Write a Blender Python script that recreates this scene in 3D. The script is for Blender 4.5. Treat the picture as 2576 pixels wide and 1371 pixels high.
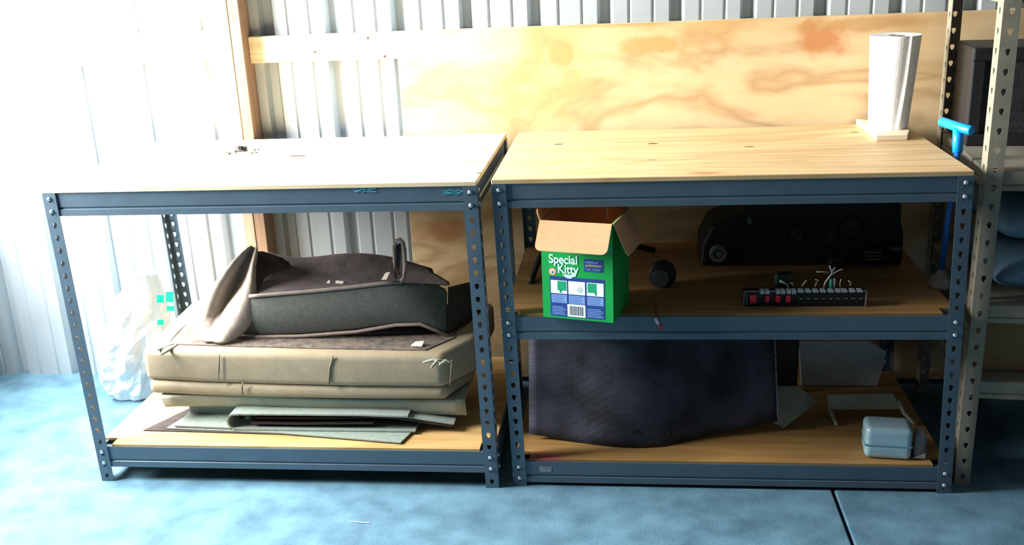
import bpy, bmesh, math, random
from mathutils import Matrix, Vector, Euler
random.seed(7)
for o in list(bpy.data.objects): bpy.data.objects.remove(o)
S = bpy.context.scene
COL = S.collection

# ------------------------------------------------------------------ camera
cam_d = bpy.data.cameras.new('camera'); cam = bpy.data.objects.new('camera', cam_d); COL.objects.link(cam)
R_ = Vector((0.99310846, 0.10906199, -0.0429077)); U_ = Vector((0.00704418, 0.30990209, 0.95074238)); F_ = Vector((-0.11698705, 0.94449255, -0.30699814))
cam.matrix_world = Matrix(((R_.x, U_.x, -F_.x, 0), (R_.y, U_.y, -F_.y, 0), (R_.z, U_.z, -F_.z, 1.48961), (0, 0, 0, 1)))
cam_d.sensor_width = 36; cam_d.lens = 36 * 2526.98 / 2576; cam_d.clip_start = .05
S.camera = cam

# ------------------------------------------------------------------ light
S.view_settings.view_transform = 'Standard'; S.view_settings.look = 'None'
S.view_settings.gamma = 1; S.view_settings.use_curve_mapping = False
S.view_settings.exposure = 0.0
w = bpy.data.worlds.new('daylight'); S.world = w; w.use_nodes = True
bg = w.node_tree.nodes['Background']; bg.inputs[0].default_value = (.62, .80, 1, 1); bg.inputs[1].default_value = .042

def area(name, loc, rot, sx, sy, power, col):
    l = bpy.data.lights.new(name, 'AREA'); l.shape = 'RECTANGLE'; l.size = sx; l.size_y = sy; l.energy = power; l.color = col
    o = bpy.data.objects.new(name, l); COL.objects.link(o); o.location = loc; o.rotation_euler = rot
    return o
# daylight coming in through the big window opening in the left wall
door_light = area('window_daylight', (-2.49, 2.62, 1.67), (0, math.radians(-90), 0), 1.38, 1.38, 480, (1, .985, .96))

# ------------------------------------------------------------------ helpers
MW = {}
def lin(h):
    h = h.lstrip('#'); r = []
    for i in (0, 2, 4):
        c = int(h[i:i+2], 16) / 255
        r.append(c / 12.92 if c <= .04045 else ((c + .055) / 1.055) ** 2.4)
    return (*r, 1)

class MB:
    def __init__(s): s.v = []; s.f = []
    def add(s, vs, fs):
        n = len(s.v); s.v += [tuple(v) for v in vs]; s.f += [tuple(i + n for i in f) for f in fs]; return s
    def box(s, x0, x1, y0, y1, z0, z1):
        return s.add([(x0,y0,z0),(x1,y0,z0),(x1,y1,z0),(x0,y1,z0),(x0,y0,z1),(x1,y0,z1),(x1,y1,z1),(x0,y1,z1)],
                     [(0,3,2,1),(4,5,6,7),(0,1,5,4),(1,2,6,5),(2,3,7,6),(3,0,4,7)])
    def obox(s, c, ax, ay, az):      # centre and three half-axis vectors
        c, ax, ay, az = map(Vector, (c, ax, ay, az)); v = []
        for k in (-1, 1):
            for (i, j) in ((-1,-1),(1,-1),(1,1),(-1,1)): v.append(c + ax*i + ay*j + az*k)
        return s.add(v, [(0,3,2,1),(4,5,6,7),(0,1,5,4),(1,2,6,5),(2,3,7,6),(3,0,4,7)])
    def prism(s, poly, d):           # closed polygon of 3-D points pushed along d
        n = len(poly); d = Vector(d); p = [Vector(q) for q in poly]
        return s.add(p + [q + d for q in p], [tuple(range(n))[::-1], tuple(range(n, 2*n))] + [(i, (i+1) % n, n+(i+1) % n, n+i) for i in range(n)])
    def grid(s, rows, closed=False):
        m = len(rows[0]); vs = [p for r in rows for p in r]; fs = []
        for i in range(len(rows)-1):
            for j in range(m if closed else m-1):
                k = (j+1) % m; fs.append((i*m+j, i*m+k, (i+1)*m+k, (i+1)*m+j))
        return s.add(vs, fs)
    def tube(s, pts, r, n=8):
        pts = [Vector(p) for p in pts]; rows = []
        for i, p in enumerate(pts):
            t = (pts[min(i+1, len(pts)-1)] - pts[max(i-1, 0)]).normalized()
            a = t.cross(Vector((0, 0, 1)));
            if a.length < .2: a = t.cross(Vector((0, 1, 0)))
            a.normalize(); b = t.cross(a); rr = r[i] if isinstance(r, (list, tuple)) else r
            rows.append([p + a*math.cos(q)*rr + b*math.sin(q)*rr for q in [2*math.pi*k/n for k in range(n)]])
        base = len(s.v); s.grid(rows, True)
        s.f.append(tuple(base+k for k in range(n))[::-1]); e = base + (len(rows)-1)*n; s.f.append(tuple(e+k for k in range(n)))
        return s
    def lathe(s, prof, c=(0,0,0), n=24, axis='z', lean=(0,0)):
        rows = []
        for (r, h) in prof:
            row = []
            for k in range(n):
                a = 2*math.pi*k/n
                if axis == 'z': row.append((c[0]+r*math.cos(a)+lean[0]*h, c[1]+r*math.sin(a)+lean[1]*h, c[2]+h))
                else: row.append((c[0]+r*math.cos(a), c[1]-h, c[2]+r*math.sin(a)))
            rows.append(row)
        base = len(s.v); s.grid(rows, True)
        if prof[0][0] > 1e-5: s.f.append(tuple(base+k for k in range(n))[::-1])
        e = base + (len(rows)-1)*n
        if prof[-1][0] > 1e-5: s.f.append(tuple(e+k for k in range(n)))
        return s

def tag(o, label=None, cat=None, group=None, kind=None):
    if label: o['label'] = label
    if cat: o['category'] = cat
    if group: o['group'] = group
    if kind: o['kind'] = kind
    return o
def empty(name, loc, rz=0, **k):
    o = bpy.data.objects.new(name, None); COL.objects.link(o); o.location = loc; o.rotation_euler = (0, 0, rz)
    o.empty_display_size = .05
    MW[o.name] = Matrix.Translation(loc) @ Matrix.Rotation(rz, 4, 'Z')
    return tag(o, **k)
def build(name, mb, m, parent=None, loc=None, world=False, smooth=False, bevel=0, seg=2, subd=0, solid=0, soff=-1, **k):
    vs = mb.v; inv = None
    if parent is not None and world: inv = MW[parent.name].inverted()
    elif parent is None and loc is not None: inv = Matrix.Translation(loc).inverted()
    if inv is not None: vs = [inv @ Vector(v) for v in vs]
    me = bpy.data.meshes.new(name); me.from_pydata([tuple(v) for v in vs], [], mb.f)
    bm = bmesh.new(); bm.from_mesh(me); bmesh.ops.remove_doubles(bm, verts=bm.verts, dist=1e-6); bmesh.ops.recalc_face_normals(bm, faces=bm.faces); bm.to_mesh(me); bm.free()
    for p in me.polygons: p.use_smooth = smooth
    me.materials.append(m)
    o = bpy.data.objects.new(name, me); COL.objects.link(o)
    if parent is not None: o.parent = parent; MW[o.name] = MW[parent.name].copy()
    elif loc is not None: o.location = loc; MW[o.name] = Matrix.Translation(loc)
    else: MW[o.name] = Matrix.Identity(4)
    if solid: q = o.modifiers.new('thickness', 'SOLIDIFY'); q.thickness = solid; q.offset = soff
    if subd: q = o.modifiers.new('smooth', 'SUBSURF'); q.levels = subd; q.render_levels = subd
    if bevel: q = o.modifiers.new('bevel', 'BEVEL'); q.width = bevel; q.segments = seg; q.limit_method = 'ANGLE'
    return tag(o, **k)
def copy_part(o, parent, loc):
    c = o.copy(); COL.objects.link(c); c.parent = parent; c.location = loc; MW[c.name] = MW[parent.name]; return c

# ------------------------------------------------------------------ materials
def mat(name, col, rough=.6, metal=0, var=0, scale=30, stretch=(1,1,1), col2=None, bump=0, bscale=200, spec=.5):
    m = bpy.data.materials.new(name); m.use_nodes = True; nt = m.node_tree; b = nt.nodes['Principled BSDF']
    b.inputs['Roughness'].default_value = rough; b.inputs['Metallic'].default_value = metal; b.inputs['Specular IOR Level'].default_value = spec
    c = lin(col); b.inputs['Base Color'].default_value = c
    tc = nt.nodes.new('ShaderNodeTexCoord')
    if var or col2:
        mp = nt.nodes.new('ShaderNodeMapping'); mp.inputs['Scale'].default_value = stretch
        n = nt.nodes.new('ShaderNodeTexNoise'); n.inputs['Scale'].default_value = scale; n.inputs['Detail'].default_value = 5
        r = nt.nodes.new('ShaderNodeValToRGB'); r.color_ramp.elements[0].position = .32; r.color_ramp.elements[1].position = .68
        c2 = lin(col2) if col2 else c
        r.color_ramp.elements[0].color = (*[x*(1-var) for x in c2[:3]], 1); r.color_ramp.elements[1].color = (*[min(1, x*(1+var)) for x in c[:3]], 1)
        nt.links.new(tc.outputs['Object'], mp.inputs[0]); nt.links.new(mp.outputs[0], n.inputs['Vector']); nt.links.new(n.outputs[0], r.inputs[0]); nt.links.new(r.outputs[0], b.inputs['Base Color'])
    if bump:
        n2 = nt.nodes.new('ShaderNodeTexNoise'); n2.inputs['Scale'].default_value = bscale; n2.inputs['Detail'].default_value = 4
        bp = nt.nodes.new('ShaderNodeBump'); bp.inputs['Strength'].default_value = bump; bp.inputs['Distance'].default_value = .003
        nt.links.new(tc.outputs['Object'], n2.inputs['Vector']); nt.links.new(n2.outputs[0], bp.inputs['Height']); nt.links.new(bp.outputs[0], b.inputs['Normal'])
    return m

def math_node(nt, op, a, b_=None, c=None):
    n = nt.nodes.new('ShaderNodeMath'); n.operation = op
    for i, x in enumerate((a, b_, c)):
        if x is None: continue
        if isinstance(x, (int, float)): n.inputs[i].default_value = x
        else: nt.links.new(x, n.inputs[i])
    return n.outputs[0]
def mix_col(nt, fac, a, b_):
    n = nt.nodes.new('ShaderNodeMix'); n.data_type = 'RGBA'
    nt.links.new(fac, n.inputs['Factor'])
    for i, x in ((6, a), (7, b_)):
        if isinstance(x, tuple): n.inputs[i].default_value = x
        else: nt.links.new(x, n.inputs[i])
    return n.outputs[2]
def wood(name, base, dark, grain=(1.0, 1.0, 3.0), freq=7, fine=(3, 60, 60), blobs=(), rough=.65, line=.5, patch=None, patch_scale=1.5, fine_amt=.55):
    """flat-sawn / rotary-cut face grain from contour lines of stretched noise; blobs are knots, stains and tinted patches"""
    m = bpy.data.materials.new(name); m.use_nodes = True; nt = m.node_tree; b = nt.nodes['Principled BSDF']; b.inputs['Roughness'].default_value = rough; b.inputs['Specular IOR Level'].default_value = .25
    tc = nt.nodes.new('ShaderNodeTexCoord'); co = tc.outputs['Object']
    def noise(scale, vec_scale, det, dist=0):
        mp = nt.nodes.new('ShaderNodeMapping'); mp.inputs['Scale'].default_value = vec_scale; nt.links.new(co, mp.inputs[0])
        n = nt.nodes.new('ShaderNodeTexNoise'); n.inputs['Scale'].default_value = scale; n.inputs['Detail'].default_value = det; n.inputs['Distortion'].default_value = dist
        nt.links.new(mp.outputs[0], n.inputs['Vector']); return n.outputs[0]
    big = noise(1.6, grain, 4, .7)
    cont = math_node(nt, 'PINGPONG', math_node(nt, 'MULTIPLY', big, freq), .5)
    rp = nt.nodes.new('ShaderNodeValToRGB'); rp.color_ramp.elements[0].position = 0; rp.color_ramp.elements[0].color = (1,1,1,1); rp.color_ramp.elements[1].position = .34; rp.color_ramp.elements[1].color = (0,0,0,1)
    nt.links.new(cont, rp.inputs[0])
    col = mix_col(nt, math_node(nt, 'MULTIPLY', rp.outputs[0], line), lin(base), lin(dark))
    if patch:
        pz = noise(patch_scale, (1, 1, 1.6), 4, .3)
        fr = nt.nodes.new('ShaderNodeMapRange'); fr.inputs[1].default_value = .52; fr.inputs[2].default_value = .72; fr.inputs[4].default_value = .75; nt.links.new(pz, fr.inputs[0])
        col = mix_col(nt, fr.outputs[0], col, lin(patch))
    fn = noise(1, fine, 4)
    fr = nt.nodes.new('ShaderNodeMapRange'); fr.inputs[1].default_value = .45; fr.inputs[2].default_value = .8; fr.inputs[4].default_value = fine_amt; nt.links.new(fn, fr.inputs[0])
    col = mix_col(nt, fr.outputs[0], col, lin(dark))
    for (c, rad, colr, soft, wob, amt) in blobs:
        v = nt.nodes.new('ShaderNodeVectorMath'); v.operation = 'SUBTRACT'; v.inputs[1].default_value = c; nt.links.new(co, v.inputs[0])
        d = nt.nodes.new('ShaderNodeVectorMath'); d.operation = 'DIVIDE'; d.inputs[1].default_value = rad; nt.links.new(v.outputs[0], d.inputs[0])
        ln = nt.nodes.new('ShaderNodeVectorMath'); ln.operation = 'LENGTH'; nt.links.new(d.outputs[0], ln.inputs[0])
        n = noise(14, (1, 1, 1), 3); dd = math_node(nt, 'ADD', ln.outputs['Value'], math_node(nt, 'MULTIPLY', math_node(nt, 'SUBTRACT', n, .5), wob))
        mr = nt.nodes.new('ShaderNodeMapRange'); mr.interpolation_type = 'SMOOTHSTEP'; mr.inputs[1].default_value = 1; mr.inputs[2].default_value = 1 - soft; mr.inputs[3].default_value = 0; mr.inputs[4].default_value = amt
        nt.links.new(dd, mr.inputs[0]); col = mix_col(nt, mr.outputs[0], col, lin(colr))
    nt.links.new(col, b.inputs['Base Color'])
    bp = nt.nodes.new('ShaderNodeBump'); bp.inputs['Strength'].default_value = .15; bp.inputs['Distance'].default_value = .002; nt.links.new(fn, bp.inputs['Height']); nt.links.new(bp.outputs[0], b.inputs['Normal'])
    return m

M_metal = mat('galvanised_siding', '#b8c2c7', .42, .25, .05, 6)
M_girt = wood('pine_framing', '#efdfba', '#c7a878', (.6, 3, 8), 5, (2, 40, 60), line=.35)
M_stud = wood('treated_stud', '#bda186', '#86694e', (6, 6, .6), 5, (60, 60, 2), line=.4)
M_stud2 = wood('shaded_stud', '#9c7f66', '#6b5340', (6, 6, .6), 5, (60, 60, 2), line=.4)  # right ply: shade of its far side put into a darker wood tone
M_floor = mat('blue_grey_concrete', '#5d8396', .75, 0, .12, 9, (1,1,1), '#4a6d81', .35, 120, .3)
M_wallpl = mat('plain_liner', '#4d5458', .8)
M_ceil = mat('dark_roof_liner', '#4a4d50', .9)
M_steel = mat('blue_grey_enamel_steel', '#4f6473', .42, .1, .07, 14, spec=.5)
M_rivet = mat('bright_rivet', '#c9d3da', .3, .6)
M_rack = mat('beige_enamel_steel', '#8d8877', .5, .1, .1, 20)
M_rackshelf = mat('dull_shelf_steel', '#8d8a7c', .6, .1, .12, 12)

# ------------------------------------------------------------------ setting
WY = 3.354                                   # inside face of the siding flats
fl = MB().box(-2.6, 2.3, -2.2, 3.40, -.12, -.03)
floor = build('floor', fl, M_floor, kind='structure')
def slab(x0, x1): return MB().box(x0, x1, -2.2, 3.40, -.03, 0)
build('concrete_slab', slab(-2.6, .558), M_floor, floor, bevel=.004, seg=2)
build('concrete_slab', slab(.567, 2.3), M_floor, floor, bevel=.004, seg=2)

wall_back = empty('wall_back', (0, 0, 0), kind='structure')
RS = .2267; RX0 = -.980
def siding(k0, k1):
    prof = []
    for k in range(k0, k1):
        c = RX0 + k * RS
        prof += [(c-.028, 0), (c-.017, .028), (c+.011, .028), (c+.025, 0)]
        for t in (1/3, 2/3):
            q = c + t * RS
            prof += [(q-.0075, 0), (q-.0025, .005), (q+.0025, .005), (q+.0075, 0)]
    prof.append((RX0 + k1*RS - .0255, 0))
    rows = [[(x, WY + d, z) for (x, d) in prof] for z in (.0, 2.7)]
    return MB().grid(rows)
for k0 in range(-7, 14, 3): build('metal_panel', siding(k0, k0+3), M_metal, wall_back, solid=.0012, soff=1)
# studs (two plies) and girts between them
build('trim_1', MB().box(-1.3405, -1.303, 3.264, 3.3535, 0, 2.69), M_stud, bevel=.002, kind='structure')
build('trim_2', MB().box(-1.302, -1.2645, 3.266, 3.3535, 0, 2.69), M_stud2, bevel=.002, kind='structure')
build('trim_3', MB().box(-2.58, -1.341, 3.316, 3.3535, 1.167, 1.27), M_girt, bevel=.002, kind='structure')
girt_r = build('trim_4', MB().box(-1.264, 2.2, 3.316, 3.3535, 1.158, 1.245), M_girt, bevel=.002, kind='structure')
build('trim_5', MB().box(-2.58, -1.341, 3.316, 3.3535, 2.2, 2.34), M_girt, bevel=.002, kind='structure')
build('trim_6', MB().box(-1.264, 2.2, 3.316, 3.3535, 2.2, 2.34), M_girt, bevel=.002, kind='structure')
kn = mat('knot', '#5a4030', .8)
for p in ((-1.0380, 3.3160, 1.1890), (-0.8020, 3.3160, 1.1670), (-0.8540, 3.3160, 1.2280)):
    build('knot', MB().lathe([(.0045, 0), (.0045, .0006)], p, 10, 'y'), kn, girt_r)

ceiling = build('ceiling', MB().box(-2.75, 2.4, -2.2, 3.45, 2.7, 2.76), M_ceil, kind='structure')
build('wall_right', MB().box(2.3, 2.4, -2.2, 3.45, 0, 2.7), M_wallpl, kind='structure')
wl = MB().box(-2.58, -2.48, 3.33, 3.352, 0, 2.7); wl.box(-2.58, -2.48, 1.9, 3.33, 0, .95); wl.box(-2.58, -2.48, -2.2, 1.9, 0, 2.7); wl.box(-2.58, -2.48, 1.9, 3.33, 2.38, 2.7)
build('wall_left', wl, M_wallpl, kind='structure')

# plywood backer screwed to the girts
PLY0 = -.757
bl = []
def pb(p, r, c, s, wb, a): bl.append(((p[0]-PLY0, p[1]-3.304, p[2]-.02), (r[0], 1, r[1]), c, s, wb, a))
pb((-0.2130, 3.3040, 1.1520), (.055, .05), '#c99c66', .35, 1.6, .8)
pb((-0.1930, 3.3040, 1.0690), (.045, .06), '#cfa470', .4, 1.8, .7)
pb((0.0550, 3.3040, 1.1750), (.115, .036), '#c39a62', .4, 1.2, .8)
pb((0.6040, 3.3040, 1.1750), (.11, .085), '#bd7a44', .8, 1.6, .85)
pb((0.7460, 3.3040, 1.2190), (.3, .03), '#b98a52', .6, 1.2, .6)
pb((-0.6280, 3.3040, 0.5700), (.16, .07), '#b06a3a', .8, 1.2, .6)  # soft reddish-brown patch low on the sheet
pb((-0.0270, 3.3040, 1.2460), (.22, .016), '#b98a52', .6, 1.2, .6)
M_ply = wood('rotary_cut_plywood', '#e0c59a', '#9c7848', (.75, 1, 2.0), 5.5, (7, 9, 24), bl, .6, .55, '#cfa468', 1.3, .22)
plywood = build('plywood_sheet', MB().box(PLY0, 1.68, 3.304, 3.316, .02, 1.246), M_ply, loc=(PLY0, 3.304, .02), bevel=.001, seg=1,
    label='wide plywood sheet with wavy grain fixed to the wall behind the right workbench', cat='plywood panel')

# ------------------------------------------------------------------ workbenches
H = .898; BH = .066
def flange(mb, f, nz, pitch, wd):
    """strip of punched cells; f(u, z) -> point; u runs 0..wd"""
    hole = [(-.0055,.008),(0,.0095),(.0055,.008),(.0062,.002),(.0035,-.005),(0,-.0085),(-.0035,-.005),(-.0062,.002)]
    for k in range(nz):
        z0, z1 = k*pitch, (k+1)*pitch; zc = (z0+z1)/2; uc = wd/2
        outer = [(0,z1),(uc,z1),(wd,z1),(wd,zc),(wd,z0),(uc,z0),(0,z0),(0,zc)]
        inner = [(uc+a, zc+b) for a, b in hole]
        mb.add([f(*p) for p in outer] + [f(*p) for p in inner], [(i, (i+1) % 8, 8+(i+1) % 8, 8+i) for i in range(8)])
def post_mb(cx, cy, sx, sy, h, lean, wd=.038, nz=24, wd2=None):
    mb = MB()
    L = lambda z: lean * (h - z) / h
    flange(mb, lambda u, z: (cx + sx*u + L(z), cy, z), nz, h/nz, wd)
    flange(mb, lambda u, z: (cx + L(z), cy + sy*u, z), nz, h/nz, wd2 or wd)
    return mb
def beam_mb(a, b, n, zt, hh=BH):
    """rivet beam from a to b (xy); n = outward normal (xy)"""
    prof = [(.000,0),(.000,-.62*hh),(-.0032,-.65*hh),(-.0032,-.69*hh),(.0012,-.73*hh),(.0018,-hh),(-.0012,-hh),(-.002,-.76*hh),(-.0056,-.70*hh),(-.0056,-.64*hh),(-.003,-.60*hh),(-.003,-.003),(-.016,-.003),(-.016,0)]
    mb = MB(); d = Vector((b[0]-a[0], b[1]-a[1], 0))
    return mb.prism([(a[0]+n[0]*o, a[1]+n[1]*o, zt+z) for o, z in prof], d)
def workbench(name, loc, rz, D, levels, lean, label, deck_mats, rivet_fix=()):
    W = 1.219
    t = empty(name, loc, rz, label=label, cat='workbench')
    riv0 = None
    for (ix, iy) in ((0,0),(1,0),(0,1),(1,1)):
        sx, sy = (1 if ix == 0 else -1), (1 if iy == 0 else -1)
        p = build('post', post_mb(ix*W, iy*D, sx, sy, H, lean), M_steel, t, solid=.0018, soff=0)
        for zt in levels:
            for dz in (.016, .052):
                x = ix*W + sx*.0185 + lean*(H-zt+dz)/H; y = iy*D - sy*.0012
                if riv0 is None:
                    rb = MB().lathe([(.0062,0),(.0058,.0018),(.004,.0036),(.0001,.0044)], (0,0,0), 10, 'y')
                    c = build('rivet', rb, M_rivet, p, smooth=True); c.location = (x, y, zt-dz); riv0 = c
                else:
                    c = copy_part(riv0, p, (x, y, zt-dz))
                if iy: c.rotation_euler = (0, 0, math.pi)
                if iy == 0:
                    s = copy_part(riv0, p, (ix*W - sx*.0012 + lean*(H-zt+dz)/H, sy*.0185, zt-dz)); s.rotation_euler = (0, 0, -sx*math.pi/2)
    for i, zt in enumerate(levels):
        lx = lean*(H-zt)/H; g = .0035
        build('front_beam', beam_mb((g+lx, .0035), (W-g+lx, .0035), (0,-1), zt), M_steel, t)
        build('rear_beam', beam_mb((g+lx, D-.0035), (W-g+lx, D-.0035), (0,1), zt), M_steel, t)
        build('side_beam', beam_mb((.0035+lx, .024), (.0035+lx, D-.024), (-1,0), zt), M_steel, t)
        build('side_beam', beam_mb((W-.0035+lx, .024), (W-.0035+lx, D-.024), (1,0), zt), M_steel, t)
        mb = MB()
        if i == 0:
            mb.prism([(0,-.001,zt),(W,-.001,zt),(W,D,zt),(0,D,zt)], (0,0,.013))
            build('tabletop', mb, deck_mats[0], t, bevel=.0015, seg=1)
        else:
            e, n = .0075, .042; x0, x1, y0, y1 = e+lx, W-e+lx, e, D-e
            mb.prism([(x0+n,y0,zt-.002),(x1-n,y0,zt-.002),(x1-n,y0+n,zt-.002),(x1,y0+n,zt-.002),(x1,y1-n,zt-.002),(x1-n,y1-n,zt-.002),(x1-n,y1,zt-.002),(x0+n,y1,zt-.002),(x0+n,y1-n,zt-.002),(x0,y1-n,zt-.002),(x0,y0+n,zt-.002),(x0+n,y0+n,zt-.002)], (0,0,.008))
            build('shelf_board', mb, deck_mats[i], t)
    return t
AX, AY, BX, BY, DD = -1.6202, 2.559, -.3634, 2.5745, .700
def kb(p, ox, oy, rx, ry, c='#1f140c', soft=.35, wob=.5, amt=.95): return ((p[0]-ox, p[1]-oy, .905), (rx*1.15, ry*1.15, .1), c, soft, wob, amt)
topA = [kb((-1.0150, 2.9550, 0.9110), AX, AY, .034, .013), kb((-1.3720, 2.7380, 0.9110), AX, AY, .012, .006), kb((-0.4080, 2.6600, 0.9110), AX, AY, .008, .007),
        kb((-0.4460, 2.8060, 0.9110), AX, AY, .05, .012, '#a57c58', .8, .8, .7), kb((-0.4370, 3.0180, 0.9110), AX, AY, .06, .012, '#a88055', .8, .8, .7)]
topB = [kb((-0.2160, 3.0500, 0.9110), BX, BY, .017, .007), kb((0.0700, 3.0290, 0.9110), BX, BY, .017, .008), kb((0.3460, 2.9480, 0.9110), BX, BY, .016, .008, '#6a4e34'),
        kb((0.6820, 3.1380, 0.9110), BX, BY, .014, .007, '#5a4230'), kb((0.0620, 2.7890, 0.9110), BX, BY, .02, .008, '#9a7448', .8), kb((0.1920, 2.6080, 0.9110), BX, BY, .06, .03, '#b07c4c', .9, .8, .8), kb((0.1600, 2.5090, 0.9110), BX, BY, .006, .004, '#6a3a24', .5)]
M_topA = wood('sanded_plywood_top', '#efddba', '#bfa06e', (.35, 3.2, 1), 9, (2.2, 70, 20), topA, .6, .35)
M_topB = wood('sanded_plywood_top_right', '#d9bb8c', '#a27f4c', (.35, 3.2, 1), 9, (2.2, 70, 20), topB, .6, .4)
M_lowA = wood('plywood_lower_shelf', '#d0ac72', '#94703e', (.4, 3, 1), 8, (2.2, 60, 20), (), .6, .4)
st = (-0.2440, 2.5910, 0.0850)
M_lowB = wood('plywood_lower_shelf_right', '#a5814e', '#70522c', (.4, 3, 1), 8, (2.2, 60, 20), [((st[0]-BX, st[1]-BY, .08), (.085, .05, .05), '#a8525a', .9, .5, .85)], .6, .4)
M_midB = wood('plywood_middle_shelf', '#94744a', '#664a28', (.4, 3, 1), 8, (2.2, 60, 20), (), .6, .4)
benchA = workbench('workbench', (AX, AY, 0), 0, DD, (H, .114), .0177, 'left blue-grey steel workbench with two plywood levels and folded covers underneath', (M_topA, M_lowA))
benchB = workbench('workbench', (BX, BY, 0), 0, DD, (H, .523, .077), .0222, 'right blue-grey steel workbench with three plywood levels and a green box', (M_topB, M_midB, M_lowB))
# scrawled paint marks and a worn sticker on the beams
M_teal = mat('teal_paint_mark', '#3aa0b4', .6, var=.3, scale=200)
for p, wd in (((-0.7030, 2.5620, 0.8920), .03), ((-0.4560, 2.5620, 0.8810), .036)):
    mb = MB()
    for j in range(3): mb.tube([(p[0]-wd+i*wd/4, 2.5612, p[2]+.006-j*.005+random.uniform(-.002,.002)) for i in range(9)], .0011, 5)
    build('paint_mark', mb, M_teal, benchA, world=True)
p = (-0.2480, 2.5750, 0.0520)
build('sticker', MB().box(p[0]-.018, p[0]+.018, 2.5772, 2.5778, p[2]-.008, p[2]+.009), mat('worn_label', '#7f8b92', .7, var=.4, scale=160), benchB, world=True)

# ------------------------------------------------------------------ metal rack on the right
RK = (.902, 2.625, 0); RA = math.radians(-5)
rack = empty('metal_rack', RK, RA, label='beige slotted-post metal rack standing right of the workbenches', cat='storage rack')
RW, RD, RH = .92, .62, 1.95
for (ix, iy) in ((0,0),(1,0),(0,1),(1,1)):
    build('post', post_mb(ix*RW, iy*RD, 1 if ix == 0 else -1, 1 if iy == 0 else -1, RH, 0, .040, 40, .055), M_rack, rack, solid=.002, soff=0)
for zt in (1.36, .895, .535, .315):
    mb = MB().box(.004, RW-.004, .004, RD-.004, zt-.004, zt)
    build('shelf_tray', mb, M_rackshelf, rack)
    hh = .045
    for a, b, n in (((.004,.0045),(RW-.004,.0045),(0,-1)), ((.004,RD-.0045),(RW-.004,RD-.0045),(0,1)), ((.0045,.03),(.0045,RD-.03),(-1,0)), ((RW-.0045,.03),(RW-.0045,RD-.03),(1,0))):
        build('rail', beam_mb(a, b, n, zt-.004, hh), M_rack, rack)

# black framed box on the rack
M_blk = mat('black_plastic', '#17181a', .5, var=.2, scale=40)
M_blk2 = mat('black_vinyl', '#26272b', .55, var=.5, scale=45, bump=.4, bscale=60)
bx = empty('speaker_cabinet', (1.03, 2.98, .895), RA, label='black box with a raised frame around a mottled front on the rack shelf', cat='speaker')
build('cabinet', MB().box(-.075, .34, 0, .22, 0, .275), M_blk, bx, bevel=.006)
for (x0, x1, z0, z1) in ((-.075,.34,.24,.275),(-.075,.34,0,.035),(-.075,-.04,.035,.24),(.305,.34,.035,.24),(.115,.15,.035,.24)):
    build('frame_bar', MB().box(x0, x1, -.02, -.0002, z0, z1), M_blk, bx, bevel=.004)
build('grille', MB().box(-.04, .115, -.006, -.0002, .035, .24), M_blk2, bx)
build('grille', MB().box(.15, .305, -.006, -.0002, .035, .24), M_blk, bx)
# blue-grey bundle, cardboard box
def cushion(x0, x1, y0, y1, z0, z1, nx=14, ny=10, wob=.01, puff=1):
    rows = []
    for side in (1, -1):
        for j in (range(ny+1) if side == 1 else range(ny, -1, -1)):
            row = []
            for i in range(nx+1):
                u, v = i/nx*2-1, j/ny*2-1
                e = max(0, (1-abs(u)**4)*(1-abs(v)**4))**.5
                zc = z0 + (z1-z0)*.4
                z = zc + (side*e*((z1-zc) if side == 1 else (zc-z0)))*puff
                z += wob*math.sin(5*u+2.3*v)*math.cos(3.7*v-u)*e*(1 if side == 1 else 0)
                row.append((x0+(x1-x0)*(u+1)/2, y0+(y1-y0)*(v+1)/2, z))
            rows.append(row)
    return MB().grid(rows)
M_tarp = mat('blue_grey_cloth', '#5d8094', .7, var=.15, scale=12, bump=.3, bscale=40)
cl = build('cloth_bundle', cushion(.965, 1.40, 2.66, 3.10, .536, .668, wob=.012), M_tarp, loc=(1.18, 2.88, .536), smooth=True, subd=1, label='lower puffy blue-grey cloth bundle on the rack', cat='cloth')
cl2 = build('cloth_bundle', cushion(.975, 1.42, 2.69, 3.12, .668, .80, wob=.012), M_tarp, loc=(1.19, 2.90, .69), smooth=True, subd=1, label='upper blue-grey cloth bundle folded over the other on the rack', cat='cloth')
M_card = mat('brown_cardboard', '#8d7350', .8, var=.1, scale=20)
cb = empty('cardboard_box', (.95, 2.70, .316), RA, label='brown cardboard carton on the low rack shelf under the blue-grey cloth', cat='box')
build('carton_body', MB().box(0, .5, 0, .38, 0, .16), M_card, cb, bevel=.003)
build('carton_flap', MB().box(.002, .498, .002, .188, .1603, .164), M_card, cb)
build('carton_flap', MB().box(.002, .498, .192, .378, .1603, .164), M_card, cb)

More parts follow.
